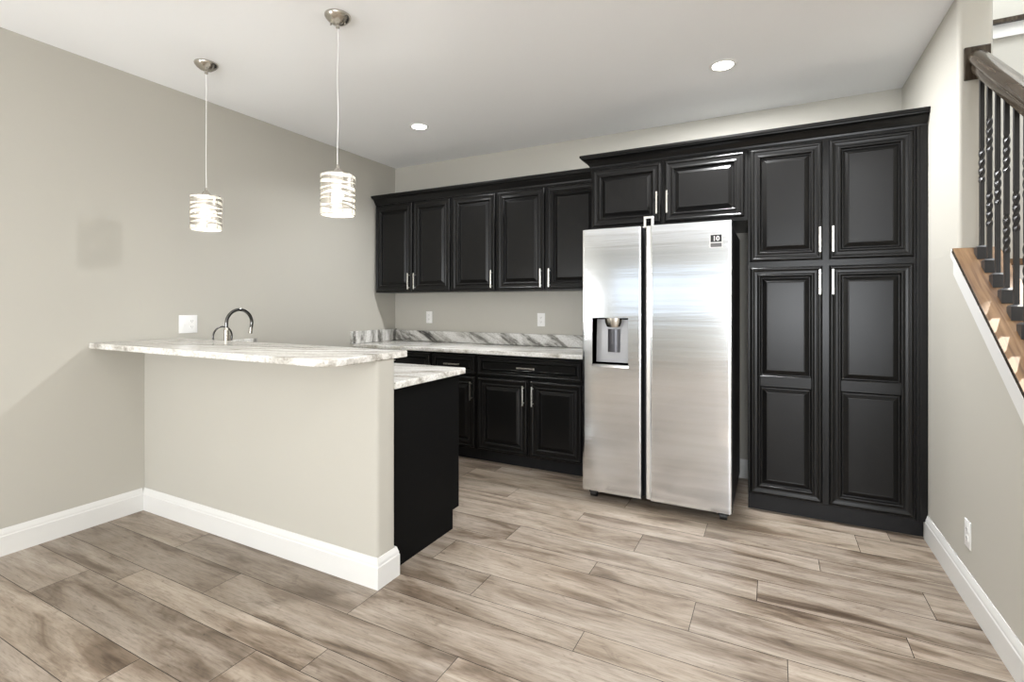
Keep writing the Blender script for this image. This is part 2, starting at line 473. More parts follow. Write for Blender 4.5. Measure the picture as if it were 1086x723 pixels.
baseboard('baseboard_left', [(XL, YR, 1, 0), (XL, YH - .015, 1, 0)])
baseboard('baseboard_half', [(XL, YH, 0, -1), (XH, YH, 1, -1), (XH, YHB, 1, 1), (XH - .03, YHB, 0, 1)])
baseboard('baseboard_right', [(XR, 0.95, -1, 0), (XR, 3.50, -1, 0)])
baseboard('baseboard_back', [(-1.20, YB, 0, -1), (-0.142, YB, 0, -1)])

# sloped trim board under the stair cap on the kitchen side
bm = bmesh.new()
yl, yh = 0.95, 2.995
prism(bm, [(yl, capz(yl) - .13), (yh, capz(yh) - .13), (yh, capz(yh) - .018), (yl, capz(yl) - .018)], 'x', XR - .012, XR)
prism(bm, [(yl, capz(yl) - .05), (yh, capz(yh) - .05), (yh, capz(yh) - .018), (yl, capz(yl) - .018)], 'x', XR - .022, XR - .012)
struct(finish(bm, 'trim_1', M['trim']), 'white sloped trim board under the stair cap')
# trim on the stairwell back wall
bm = bmesh.new(); box(bm, XK, YSB - .02, 2.905, XS, YSB, 2.985, 0); box(bm, XK, YSB - .045, 2.985, XS, YSB, 3.010, 1)
struct(finish(bm, 'trim_2', [M['trim'], M['rail']]))

# ================================================================== CABINETRY
PA = [(0, 0), (0, .012), (.002, .0160), (.005, .0190), (.009, .0208), (.013, .0212), (.017, .0204), (.020, .0180), (.023, .0166), (.026, .0160),
      (.038, .0150), (.042, .0156), (.045, .0180), (.048, .0196), (.052, .0200), (.055, .0188), (.058, .0140)]
PB = [(0, .0140), (.002, .0060), (.005, .0040), (.009, .0042), (.012, .0056), (.029, .0146), (.032, .0168), (.036, .0176), (.039, .0162)]


def loops(bm, x0, z0, x1, z1, prof, base=0.0):
    prev = None
    for ins, hgt in prof:
        i = ins
        cs = [(x0 + i, z0 + i), (x1 - i, z0 + i), (x1 - i, z1 - i), (x0 + i, z1 - i)]
        if prev:
            for k in range(4):
                k2 = (k + 1) % 4
                key = (k,)
                A, B = prev[1][k], prev[1][k2]
                # each side keeps its own vertices so the mitres stay crisp
                pv = sides[k]
                v1 = bm.verts.new((*[cs[k][0]], -hgt, cs[k][1])); v2 = bm.verts.new((cs[k2][0], -hgt, cs[k2][1]))
                bm.faces.new((pv[0], pv[1], v2, v1)); sides[k] = (v1, v2)
        else:
            sides = {}
            for k in range(4):
                k2 = (k + 1) % 4
                sides[k] = (bm.verts.new((cs[k][0], -hgt, cs[k][1])), bm.verts.new((cs[k2][0], -hgt, cs[k2][1])))
        prev = (ins, cs, hgt)
    return prev


def fill(bm, x0, z0, x1, z1, y, flip=False):
    vs = [bm.verts.new(p) for p in ((x0, y, z0), (x1, y, z0), (x1, y, z1), (x0, y, z1))]
    bm.faces.new(vs[::-1] if flip else vs)


def door_bm(w, h, sA=1.0, sB=1.0, split=None):
    """raised-panel door: x 0..w, z 0..h, front towards -y; split = (z0, z1) of a mid rail"""
    bm = bmesh.new()
    A = [(i * sA, t) for i, t in PA]; B = [(i * sB, t) for i, t in PB]
    loops(bm, 0, 0, w, h, A); e = A[-1][0]
    panels = [(e, e, w - e, h - e)]
    if split:
        panels = [(e, e, w - e, split[0]), (e, split[1], w - e, h - e)]
        # mid rail: flat strip with small bevels, at the height of the frame's inner lip
        y0 = -A[-1][1]; za, zb = split
        for p, q, ya, yb_ in ((za, za + .004, y0, y0 - .004), (za + .004, zb - .004, y0 - .004, y0 - .004), (zb - .004, zb, y0 - .004, y0)):
            vs = [bm.verts.new(t) for t in ((e, ya, p), (w - e, ya, p), (w - e, yb_, q), (e, yb_, q))]; bm.faces.new(vs)
    for px0, pz0, px1, pz1 in panels:
        loops(bm, px0, pz0, px1, pz1, B); b = B[-1][0]
        fill(bm, px0 + b, pz0 + b, px1 - b, pz1 - b, -B[-1][1])
    fill(bm, 0, 0, w, h, 0, True)
    return bm


def add_pull(parent, cx, cz, length, vertical, y=-0.020):
    bm = bmesh.new(); hw, hl = .0055, length / 2
    if vertical:
        box(bm, cx - hw, y - .032, cz - hl, cx + hw, y - .022, cz + hl, bev=.002)
        for s in (-1, 1): box(bm, cx - .004, y - .024, cz + s * (hl - .018) - .004, cx + .004, y + .002, cz + s * (hl - .018) + .004)
    else:
        box(bm, cx - hl, y - .032, cz - hw, cx + hl, y - .022, cz + hw, bev=.002)
        for s in (-1, 1): box(bm, cx + s * (hl - .018) - .004, y - .024, cz - .004, cx + s * (hl - .018) + .004, y + .002, cz + .004)
    return finish(bm, 'handle', M['pull'], parent)


def door(parent, ox, oy, oz, x0, x1, z0, z1, pull=None, split=None, name='door', sA=1.0, sB=1.0):
    """world extents; oy = y of the face the door sits on; pull = (x, z, length, vertical) in world numbers"""
    px, py, pz = parent.location
    sp = (split[0] - z0, split[1] - z0) if split else None
    d = finish(door_bm(x1 - x0, z1 - z0, sA, sB, sp), name, M['black'], parent, (x0 - px, oy - py, z0 - pz), smooth='keep')
    d.data.set_sharp_from_angle(angle=math.radians(50))
    if pull: add_pull(d, pull[0] - x0, pull[1] - z0, pull[2], pull[3])
    return d


def carcass(parent, x0, x1, y0, y1, z0, z1, toe=None):
    """body with a face frame edge; toe = (front y of the toe kick, height)"""
    px, py, pz = parent.location
    bm = bmesh.new()
    zb = toe[1] if toe else z0
    box(bm, x0 - px, y0 - py, zb - pz, x1 - px, y1 - py, z1 - pz, bev=.0015, seg=1)
    finish(bm, 'body', M['black'], parent)
    if toe:
        bm = bmesh.new(); box(bm, x0 - px, toe[0] - py, z0 - pz, x1 - px, y1 - py, toe[1] - pz)
        finish(bm, 'toe_kick', M['black_in'], parent)


# --- upper cabinets on the back wall (face frame at 3.795, door fronts at 3.775)
YU = 3.795; UZ0, UZ1 = 1.397, 2.275
def upper(x0, x1, doors, label):
    t = thing('upper_cabinet', label, 'cabinet', ((x0 + x1) / 2, YB, UZ0), 'black wall cabinets beside the fridge')
    carcass(t, x0, x1, YU, YB - .002, UZ0, UZ1)
    for a, b, hx in doors: door(t, 0, YU, 0, a, b, 1.409, 2.243, (hx, 1.500, .152, True))
    return t
upper(-3.488, -2.583, [(-3.474, -3.028, -3.056), (-3.010, -2.597, -2.985)], 'black two door wall cabinet in the corner by the left wall')
upper(-2.582, -2.116, [(-2.566, -2.130, -2.156)], 'narrow black one door wall cabinet in the middle of the row')
upper(-2.115, -1.168, [(-2.101, -1.664, -1.690), (-1.640, -1.195, -1.615)], 'black two door wall cabinet next to the fridge cabinet')

# --- crown mouldings
CP = [(0, 0), (.006, 0), (.008, .010), (.011, .014), (.016, .020), (.022, .032), (.034, .046), (.048, .054), (.056, .056),
      (.057, .063), (.064, .065), (.066, .070), (.066, .082), (0, .082)]


def crown(name, path, z):
    bm = bmesh.new(); n = len(CP); rings = []
    for x, y, nx, ny in path: rings.append([bm.verts.new((x + nx * o, y + ny * o, z + t)) for o, t in CP])
    for a, b in zip(rings, rings[1:]):
        for k in range(n): bm.faces.new((a[k], a[(k + 1) % n], b[(k + 1) % n], b[k]))
    bm.faces.new(rings[0]); bm.faces.new(rings[-1][::-1])
    return finish(bm, name, M['black'], smooth=20)


YT = 3.487                                                # tall face frame
tag(crown('crown_moulding', [(-3.488, YU - .002, 0, -1), (-1.17, YU - .002, 0, -1)], 2.258), 'long black crown moulding on the wall cabinets by the left wall', 'moulding')
tag(crown('crown_moulding', [(-1.167, YU - .072, -1, 0), (-1.167, YT - .002, -1, -1), (XR - .001, YT - .002, 0, -1)], 2.262), 'black crown moulding above the fridge cabinet and tall pantry', 'moulding')

# --- cabinet above the fridge
t = thing('fridge_cabinet', 'black two door cabinet bridging over the stainless fridge', 'cabinet', (-0.655, YB, 1.812))
carcass(t, -1.166, -0.143, YT, YB - .002, 1.812, 2.280)
door(t, 0, YT, 0, -1.150, -0.672, 1.836, 2.243, (-0.697, 1.966, .150, True))
door(t, 0, YT, 0, -0.648, -0.163, 1.836, 2.243, (-0.630, 1.966, .150, True))

# --- tall pantry
t = thing('pantry_cabinet', 'tall black four door pantry cabinet against the right wall', 'cabinet', (0.30, YB, 0))
carcass(t, -0.142, XR - .001, YT, YB - .002, 0, 2.280, (3.515, 0.098))
bm = bmesh.new(); box(bm, 0.697 - .30, YT - .014 - YB, 0.098, XR - .002 - .30, YT - YB, 2.262, bev=.002); box(bm, 0.712 - .30, YT - .019 - YB, 0.098, XR - .002 - .30, YT - .0141 - YB, 2.262, bev=.002)
finish(bm, 'filler_strip', M['black'], t)
door(t, 0, YT, 0, -0.129, 0.257, 1.548, 2.245, (0.242, 1.664, .150, True))
door(t, 0, YT, 0, 0.291, 0.686, 1.548, 2.245, (0.307, 1.664, .150, True))
door(t, 0, YT, 0, -0.129, 0.257, 0.112, 1.512, (0.242, 1.416, .148, True), (0.777, 0.846))
door(t, 0, YT, 0, 0.291, 0.686, 0.112, 1.512, (0.307, 1.416, .148, True), (0.777, 0.846))

# --- base cabinets on the back wall
YC = 3.520
def base(x0, x1, doors, drawers, label):
    t = thing('base_cabinet', label, 'cabinet', ((x0 + x1) / 2, YB, 0), 'black base cabinets on the back wall')
    carcass(t, x0, x1, YC, YB - .002, 0, 0.8805, (3.573, 0.098))
    for a, b, hx in drawers:
        door(t, 0, YC, 0, a, b, 0.716, 0.862, (hx, 0.789, .152, False), name='drawer', sA=0.55, sB=0.5)
    for a, b, hx in doors:
        door(t, 0, YC, 0, a, b, 0.112, 0.690, (hx, 0.578, .152, True))
base(-3.502, -2.600, [(-3.486, -3.06, -3.085), (-3.036, -2.615, -3.01)], [(-3.486, -2.615, -3.05)], 'black base cabinet in the corner by the left wall')
base(-2.599, -2.150, [(-2.584, -2.166, -2.19)], [(-2.584, -2.166, -2.375)], 'narrow black base cabinet with one drawer, in the middle')
base(-2.149, -1.232, [(-2.133, -1.690, -1.716), (-1.662, -1.247, -1.638)], [(-2.133, -1.247, -1.69)], 'black base cabinet with one wide drawer, beside the fridge')


# --- granite tops
def slab(name, poly, z0, z1, mat, parent=None, bev=.004, loc=(0, 0, 0)):
    bm = bmesh.new(); prism(bm, poly, 'z', z0, z1)
    es = [e for e in bm.edges if abs(e.verts[0].co.z - e.verts[1].co.z) < 1e-6]
    bmesh.ops.bevel(bm, geom=es, offset=bev, segments=3, profile=0.5, affect='EDGES')
    return finish(bm, name, mat, parent, loc, smooth=35)


t = thing('back_counter', 'streaked granite counter along the back wall left of the fridge', 'counter', (XL, YB, 0.881))
slab('countertop', [(.001, 3.490 - YB), (2.270, 3.490 - YB), (2.270, -.001), (.001, -.001)], 0, 0.033, M['granite'], t)
bm = bmesh.new(); box(bm, .022, -.022, 0.0335, 2.265, -.001, 0.137, bev=.003); finish(bm, 'backsplash', M['granite_v'], t)
bm = bmesh.new(); box(bm, .001, -.635, 0.0335, .021, -.001, 0.150, bev=.003); finish(bm, 'side_splash', M['granite_s'], t)

# --- peninsula
t = thing('peninsula_cabinet', 'black peninsula base cabinet with plain end panel behind the half wall', 'cabinet', (-1.63, YHB, 0))
bm = bmesh.new(); box(bm, -1.87, .001, .1, -.019, .580, 0.8805); finish(bm, 'body', M['black'], t)
bm = bmesh.new(); prism(bm, [(.018, 0), (.539, 0), (.539, .108), (.602, .108), (.602, .8805), (.001, .8805), (.001, .14), (.018, .14)], 'x', -.018, 0)
finish(bm, 'end_panel', M['black_mat'], t)
bm = bmesh.new(); box(bm, -1.87, .001, 0, -.019, .53, .1); finish(bm, 'toe_kick', M['black_in'], t)
bm = bmesh.new(); box(bm, -.060, .581, .112, -.0185, .600, .866, bev=.003); finish(bm, 'face_frame', M['black'], t)

t = thing('peninsula_counter', 'lower streaked granite counter on the black peninsula cabinet', 'counter', (XL, YHB, 0.881))
xe = -1.592 - XL
slab('countertop', [(.001, .001), (xe, .001), (xe, .615), (xe - .012, .627), (.001, .627)], 0, 0.033, M['granite'], t)
bm = bmesh.new(); box(bm, .001, .001, .0335, .021, .640, .146, bev=.003); finish(bm, 'side_splash', M['granite_s'], t)

# raised bar top with rounded front corner
XB, Y0, Y1 = -1.583, 1.451, 1.948; r = .07
poly = [(XL + .001, Y0)] + [(XB - r + r * math.sin(q), Y0 + r - r * math.cos(q)) for q in [PI / 2 * k / 8 for k in range(9)]]
poly += [(XB, Y1 - .008), (XB - .008, Y1), (XL + .001, Y1)]
tag(slab('bar_top', poly, 1.029, 1.0605, M['granite'], bev=.005), 'raised streaked granite bar top on the half wall', 'counter')

# --- faucets behind the bar top
def faucet(name, label, x, y, h, reach, r, rb, zb):
    t = thing(name, label, 'faucet', (x, y, zb))
    bm = bmesh.new()
    lathe(bm, [(0, 0), (rb * 1.5, 0), (rb * 1.5, .006), (rb * 1.15, .012), (rb, .02), (rb, h * .60), (rb * .93, h * .63), (r * 1.05, h * .66), (0, h * .66)], seg=24)
    finish(bm, 'body', M['nickel'] if rb > .01 else M['chrome'], t, smooth=35)
    bm = bmesh.new(); R = reach / 2
    zc = h - R * 1.0
    pts = [(0, 0, h * .60), (0, 0, (h * .60 + zc) / 2)]
    for k in range(0, 25):
        q = PI - (PI * 1.06) * k / 24
        pts.append((0, R + R * math.cos(q), zc + R * math.sin(q)))
    e = pts[-1]; pts.append((0, e[1] - .003, e[2] - .02))
    tube(bm, pts, r, 14); finish(bm, 'spout', M['chrome'], t, smooth=40)
    if rb > .01:
        bm = bmesh.new(); tube(bm, [(0, e[1] - .004, e[2] - .015), (0, e[1] - .010, e[2] - .055)], [r * 1.2, r * 1.25], 16); finish(bm, 'spray_head', M['nickel'], t, smooth=40)
        bm = bmesh.new(); tube(bm, [(rb * .8, 0, h * .35), (rb * 1.6, 0, h * .36), (rb * 2.2, 0, h * .42), (rb * 2.6, -.005, h * .52)], [.008, .007, .005, .004], 12); finish(bm, 'lever', M['nickel'], t, smooth=40)
    return t
faucet('kitchen_faucet', 'tall gooseneck chrome faucet behind the bar top', -3.09, 2.005, .335, .175, .0105, .0165, .9145)
faucet('filter_faucet', 'small thin curved faucet left of the tall faucet', -3.18, 1.975, .225, .125, .0055, .0075, .9145)

# ================================================================== FRIDGE
FX0, FX1, FY, FZ0, FZ1 = -1.1255, -0.2145, 3.174, 0.062, 1.775
t = thing('refrigerator', 'stainless side by side refrigerator with ice dispenser', 'refrigerator', ((FX0 + FX1) / 2, 4.0, 0))
ox, oy = t.location.x, t.location.y
bm = bmesh.new(); box(bm, FX0 + .006 - ox, FY + .112 - oy, .045, FX1 - .004 - ox, 4.06 - oy, 1.755, bev=.003); finish(bm, 'body', M['fr_side'], t)


def fr_door(name, x0, x1, hole=None):
    """shell with a slightly bowed front; hole = (xa, xb, za, zb)"""
    bm = bmesh.new(); w = x1 - x0
    xs = [0, .0015, .004, .009, .018, .035, .06] + [w * k / 10 for k in range(2, 9)] + [w - .06, w - .035, w - .018, w - .009, w - .004, w - .0015, w]
    zs = [FZ0, FZ0 + .004, FZ0 + .02, .5, 1.0, 1.5, FZ1 - .02, FZ1 - .004, FZ1]
    if hole:
        xs = [x for x in xs if abs(x - (hole[0] - x0)) > .012 and abs(x - (hole[1] - x0)) > .012] + [hole[0] - x0, hole[1] - x0]; xs.sort()
        zs = sorted(zs + [hole[2], hole[3]])
    def yy(x, z):
        u = min(x, w - x); e = max(0.0, 1 - u / .007) ; bow = .0016 * (1 - (2 * x / w - 1) ** 2)
        return FY + .0045 - bow + .006 * e * e
    G = [[bm.verts.new((x0 + x - ox, yy(x, z) - oy, z)) for z in zs] for x in xs]
    for i in range(len(xs) - 1):
        for j in range(len(zs) - 1):
            if hole and x0 + xs[i] >= hole[0] - 1e-5 and x0 + xs[i + 1] <= hole[1] + 1e-5 and zs[j] >= hole[2] - 1e-5 and zs[j + 1] <= hole[3] + 1e-5: continue
            bm.faces.new((G[i][j], G[i + 1][j], G[i + 1][j + 1], G[i][j + 1]))
    yb_ = FY + .108 - oy
    n, m = len(xs), len(zs)
    edge = [G[i][0] for i in range(n)] + [G[n - 1][j] for j in range(1, m)] + [G[i][m - 1] for i in range(n - 2, -1, -1)] + [G[0][j] for j in range(m - 2, 0, -1)]
    back = [bm.verts.new((v.co.x, yb_, v.co.z)) for v in edge]; q = len(edge)
    for k in range(q): bm.faces.new((edge[k], back[k], back[(k + 1) % q], edge[(k + 1) % q])).material_index = 1
    bm.faces.new(back).material_index = 1
    return finish(bm, name, [M['steel'], M['fr_side']], t, smooth=30)


HX0, HX1, HZ0, HZ1 = -1.056, -0.819, 0.890, 1.196
fd = fr_door('freezer_door', FX0, -0.7385, (HX0, HX1, HZ0, HZ1))
rd = fr_door('fridge_door', -0.681, FX1)
bm = bmesh.new(); prism(bm, [(-.713 - ox, FY + .030 - oy), (-.705 - ox, FY + .012 - oy), (-.6815 - ox, FY + .010 - oy), (-.6815 - ox, FY + .105 - oy), (-.713 - ox, FY + .105 - oy)], 'z', FZ0 + .004, FZ1 - .003)
finish(bm, 'pocket_handle', M['steel_edge'], t)
# dispenser: open housing, sloped grey back panel, chute, paddle, tray lip
dp = bpy.data.objects.new('ice_dispenser', None)
D = .098; fy = FY + .003 - oy
bm = bmesh.new(); x0, x1, z0, z1 = HX0 - ox, HX1 - ox, HZ0, HZ1
for q in (((x0, fy, z0), (x0, fy + D, z0), (x0, fy + D, z1), (x0, fy, z1)), ((x1, fy, z0), (x1, fy, z1), (x1, fy + D, z1), (x1, fy + D, z0)),
          ((x0, fy, z1), (x0, fy + D, z1), (x1, fy + D, z1), (x1, fy, z1)), ((x0, fy, z0), (x1, fy, z0), (x1, fy + D, z0), (x0, fy + D, z0)),
          ((x0, fy + D, z0), (x1, fy + D, z0), (x1, fy + D, z1), (x0, fy + D, z1))):
    bm.faces.new([bm.verts.new(p) for p in q])
bmesh.ops.solidify(bm, geom=bm.faces[:], thickness=.001)
dh = finish(bm, 'dispenser_housing', M['disp_black'], t)
bpy.data.objects.remove(dp)
bm = bmesh.new(); prism(bm, [(fy + D - .002, z0 + .012), (fy + D - .022, z0 + .012), (fy + D - .006, z1 - .012), (fy + D - .002, z1 - .012)], 'x', x0 + .004, x1 - .012)
finish(bm, 'back_panel', M['disp_gray'], dh)
bm = bmesh.new(); tube(bm, [((x0 + x1) / 2 + .005, fy + .036, z1 - .002), ((x0 + x1) / 2 + .005, fy + .036, z1 - .030), ((x0 + x1) / 2 + .005, fy + .040, z1 - .055)], [.058, .056, .046], 28)
for v in bm.verts: v.co.y = fy + .062 + (v.co.y - fy - .036) * .5
finish(bm, 'ice_chute', M['nickel'], dh, smooth=40)
bm = bmesh.new(); pc = (x0 + x1) / 2 + .006; hw = .040
pr_ = [(pc - hw, fy + .070), (pc - hw * .6, fy + .060), (pc, fy + .056), (pc + hw * .6, fy + .060), (pc + hw, fy + .070), (pc + hw, fy + .082), (pc - hw, fy + .082)]
prism(bm, pr_, 'z', z0 + .080, z0 + .232); finish(bm, 'paddle', M['paddle'], dh, smooth=40)
bm = bmesh.new(); n = 12
pl = [(x0 - .004 + (x1 - x0 + .008) * k / n, fy - .003 - .016 * math.sin(PI * k / n)) for k in range(n + 1)]
prism(bm, pl + [(x1 + .004, fy + .03), (x0 - .004, fy + .03)], 'z', z0 - .012, z0 + .002); finish(bm, 'drip_tray', M['steel_edge'], dh, smooth=40)
# feet, hinge tab, sticker
for fx in (FX0 + .06, FX1 - .05):
    bm = bmesh.new(); tube(bm, [(fx - .02 - ox, FY + .075 - oy, .023), (fx + .02 - ox, FY + .075 - oy, .023)], .0225, 18); box(bm, fx - .03 - ox, FY + .06 - oy, .03, fx + .03 - ox, FY + .10 - oy, .056)
    finish(bm, 'foot', M['iron'], t, smooth=40)
bm = bmesh.new()
hx0, hx1, hz0, hz1, hy = -.727 - ox, -.668 - ox, 1.772, 1.838, FY + .03 - oy
for a in ((hx0, hz0, hx0 + .013, hz1), (hx1 - .013, hz0, hx1, hz1), (hx0 + .013, hz1 - .013, hx1 - .013, hz1)): box(bm, a[0], hy, a[1], a[2], hy + .014, a[3])
box(bm, hx0 - .005, hy - .005, hz0 - .004, hx1 + .005, hy + .04, hz0 + .004)
finish(bm, 'hinge_tab', M['plastic_w'], t)
sx0, sx1, sy = -.329, -.268, FY - .0005 - oy
st = bmesh.new(); box(st, sx0 - .006 - ox, sy - .0008, 1.617, sx1 + .006 - ox, sy + .004, 1.697); 
stick = finish(st, 'warranty_sticker', M['sticker_w'], t)
bm = bmesh.new(); box(bm, sx0 - ox, sy - .0014, 1.650, sx1 - ox, sy - .0008, 1.693); finish(bm, 'sticker_panel', M['sticker_k'], stick)
bm = bmesh.new(); box(bm, sx0 - ox, sy - .0014, 1.621, sx1 - ox, sy - .0008, 1.644); finish(bm, 'sticker_strip', M['sticker_g'], stick)
fc = bpy.data.curves.new('n', 'FONT'); fc.body = '10'; fc.size = .038; fc.extrude = .0003; fc.align_x = 'CENTER'; fc.offset = .0012
fo = bpy.data.objects.new('n', fc); C.objects.link(fo)
dg = bpy.context.evaluated_depsgraph_get(); me = bpy.data.meshes.new_from_object(fo.evaluated_get(dg)); bpy.data.objects.remove(fo)
me.materials.append(M['sticker_w']); num = bpy.data.objects.new('sticker_number', me); C.objects.link(num); num.parent = stick
num.location = ((sx0 + sx1) / 2 - ox, sy - .0018, 1.6585); num.rotation_euler = (PI / 2, 0, 0)

# ================================================================== LAMPS
def pendant(x, y, label):
    t = thing('pendant_lamp', label, 'pendant lamp', (x, y, H), 'pendant lamps over the bar')
    bm = bmesh.new()
    lathe(bm, [(0, -.001), (.062, -.001), (.0625, -.006), (.060, -.012), (.050, -.024), (.034, -.036), (.016, -.043), (.009, -.046), (.009, -.060), (.004, -.064), (0, -.064)], seg=40)
    for q in (0.5, 0.5 + PI): lathe(bm, [(0, -.046), (.0035, -.046), (.0045, -.040), (.0035, -.028)], .034 * math.cos(q), .034 * math.sin(q), 12)
    finish(bm, 'canopy', M['nickel'], t, smooth=40)
    zt, zb, R = 1.918 - H, 1.722 - H, .080
    bm = bmesh.new()
    pts = [(0.0015 * math.sin(k * .9), 0.0012 * math.cos(k * .7), -.060 + (zt + .048 + .060) * k / 14) for k in range(15)]
    tube(bm, pts, .0022, 8); finish(bm, 'cord', M['plastic_w'], t, smooth=60)
    bm = bmesh.new()
    lathe(bm, [(0, zt + .052), (.005, zt + .052), (.007, zt + .034), (.016, zt + .026), (.026, zt + .010), (.029, zt - .004), (.029, zt - .010), (.019, zt - .012), (.019, zt - .055), (.012, zt - .058), (0, zt - .058)], seg=28)
    for k in range(3):
        q = 2 * PI * k / 3 + .4
        tube(bm, [(.024 * math.cos(q), .024 * math.sin(q), zt + .004), (R * math.cos(q), R * math.sin(q), zt - .002)], .003, 8)
    finish(bm, 'socket', M['nickel'], t, smooth=40)
    bm = bmesh.new(); zc = zt - .105
    lathe(bm, [(0, zc + .047), (.012, zc + .046), (.014, zc + .030), (.024, zc + .016), (.029, zc), (.026, zc - .014), (.016, zc - .025), (0, zc - .029)], seg=18)
    finish(bm, 'bulb', M['bulb'], t, smooth=60)
    sh = bpy.data.objects.new('lamp_shade', None)
    # shade: wavy white bands with metal edges, on thin vertical wires
    rnd = random.Random(3); seg = 72
    bm = bmesh.new(); bw = bmesh.new(); nb = 7; hgt = zt - zb; bounds = []
    for b in range(nb):
        base = zb + .004 + hgt * .97 * (b + .5) / nb; ph, am, kk = rnd.uniform(0, 6.28), rnd.uniform(.003, .0065), rnd.choice((2, 3, 3))
        ph2 = rnd.uniform(0, 6.28); rows = {}
        def edges(q, base=base, ph=ph, am=am, kk=kk, ph2=ph2, b=b):
            c = base + am * math.sin(kk * q + ph); hw = .0066 + .0030 * math.sin(2 * q + ph2)
            if b == 0: return zb, c + hw
            if b == nb - 1: return c - hw, zt - .004
            return c - hw, c + hw
        bounds.append(edges)
        for (r0, r1, grow, target) in ((R, R - .002, 0, bm), (R + .0012, R - .003, 1, bw)):
            if grow == 0:
                ring = []
                for s in range(seg):
                    q = 2 * PI * s / seg; lo, hi = edges(q); c_, s_ = math.cos(q), math.sin(q)
                    ring.append([target.verts.new((r * c_, r * s_, z)) for r, z in ((r0, lo), (r0, hi), (r1, hi), (r1, lo))])
                for s in range(seg):
                    a, d = ring[s], ring[(s + 1) % seg]
                    for k in range(4): target.faces.new((a[k], a[(k + 1) % 4], d[(k + 1) % 4], d[k]))
            else:
                for side in (0, 1):
                    ring = []
                    for s in range(seg):
                        q = 2 * PI * s / seg; z = edges(q)[side]; z0_, z1_ = (z - .0018, z - .0001) if side == 0 else (z + .0001, z + .0018)
                        c_, s_ = math.cos(q), math.sin(q)
                        ring.append([target.verts.new((r * c_, r * s_, zz)) for r, zz in ((r0, z0_), (r0, z1_), (r1, z1_), (r1, z0_))])
                    for s in range(seg):
                        a, d = ring[s], ring[(s + 1) % seg]
                        for k in range(4): target.faces.new((a[k], a[(k + 1) % 4], d[(k + 1) % 4], d[k]))
    bg = bmesh.new()                                            # metal gauze filling the gaps between the bands
    for ea, eb in zip(bounds, bounds[1:]):
        ring = []
        for s in range(seg):
            q = 2 * PI * s / seg; lo, hi = ea(q)[1] - .001, max(eb(q)[0] + .001, ea(q)[1])
            ring.append([bg.verts.new((r * math.cos(q), r * math.sin(q), z)) for r, z in ((R - .001, lo), (R - .001, hi), (R - .0016, hi), (R - .0016, lo))])
        for s in range(seg):
            a, d = ring[s], ring[(s + 1) % seg]
            for k in range(4): bg.faces.new((a[k], a[(k + 1) % 4], d[(k + 1) % 4], d[k]))
    for k in range(9):
        q = 2 * PI * k / 9 + .2
        tube(bw, [((R + .002) * math.cos(q), (R + .002) * math.sin(q), zb + .004), ((R + .002) * math.cos(q), (R + .002) * math.sin(q), zt - .001)], .0014, 6)
    shade = finish(bm, 'lamp_shade', M['band'], t, smooth=50)
    finish(bw, 'shade_wire', M['nickel'], shade, smooth=50)
    finish(bg, 'shade_gauze', M['gauze'], shade, smooth=50)
    bpy.data.objects.remove(sh)
    return t


p1 = pendant(-1.897, 1.797, 'banded pendant lamp hanging over the free end of the bar')
p2 = copy_tree(p1); p2.location = (-2.960, 1.797, H); p2.rotation_euler = (0, 0, 2.1)
p2['label'] = 'banded pendant lamp hanging near the left wall'


def downlight(x, y, label, power, spread):
    t = thing('recessed_light', label, 'ceiling light', (x, y, H), 'recessed ceiling lights')
    bm = bmesh.new(); lathe(bm, [(.060, -.0005), (.078, -.0005), (.078, -.003), (.072, -.006), (.060, -.006), (.056, -.002)], seg=36); finish(bm, 'trim_ring', M['plastic_w'], t, smooth=40)
    bm = bmesh.new(); lathe(bm, [(0, -.0035), (.057, -.0035), (.057, -.001), (0, -.001)], seg=36); finish(bm, 'lens', M['lens'], t)
    l = light('recessed_light_glow', 'AREA', (x, y, H - .008), (0, 0, 0), power, WARM, 0.11, spread=math.radians(spread))
    return t


downlight(-0.266, 3.219, 'lit recessed ceiling light above the fridge', 56, 179)
downlight(-2.503, 3.216, 'lit recessed ceiling light above the left wall cabinets', 12, 140)


# ================================================================== OUTLETS
def outlet(loc, rotz, w, h, label, kinds):
    """plate in local x (width) / z, front towards -y"""
    t = thing('wall_outlet', label, 'outlet', loc); t.rotation_euler = (0, 0, rotz)
    bm = bmesh.new(); box(bm, -w / 2, -.006, -h / 2, w / 2, -.0003, h / 2, bev=.0025); finish(bm, 'cover_plate', M['plastic_w'], t, smooth=40)
    n = len(kinds)
    for i, k in enumerate(kinds):
        cx = (i - (n - 1) / 2) * .046
        if k == 'outlet':
            for s in (-1, 1):
                bm = bmesh.new(); lathe_pts = []
                prism(bm, [(cx + .0165 * math.cos(q) , s * .0195 + max(-.0125, min(.0125, .0165 * math.sin(q)))) for q in [2 * PI * j / 24 for j in range(24)]], 'y', -.0078, -.0055)
                rc = finish(bm, 'receptacle', M['plastic_w'], t)
                bm = bmesh.new()
                for dx, hh in ((-.0062, .0046), (.0062, .0038)): box(bm, cx + dx - .0011, -.0082, s * .0195 + .002 - hh, cx + dx + .0011, -.0077, s * .0195 + .002 + hh)
                tube(bm, [(cx, -.0077, s * .0195 - .008), (cx, -.0082, s * .0195 - .008)], .0021, 10)
                finish(bm, 'slot', M['slot'], rc)
        else:
            bm = bmesh.new(); box(bm, cx - .005, -.0075, -.012, cx + .005, -.0055, .012); box(bm, cx - .0036, -.016, -.002, cx + .0036, -.007, .007, bev=.001); finish(bm, 'toggle_switch', M['plastic_w'], t)
    return t


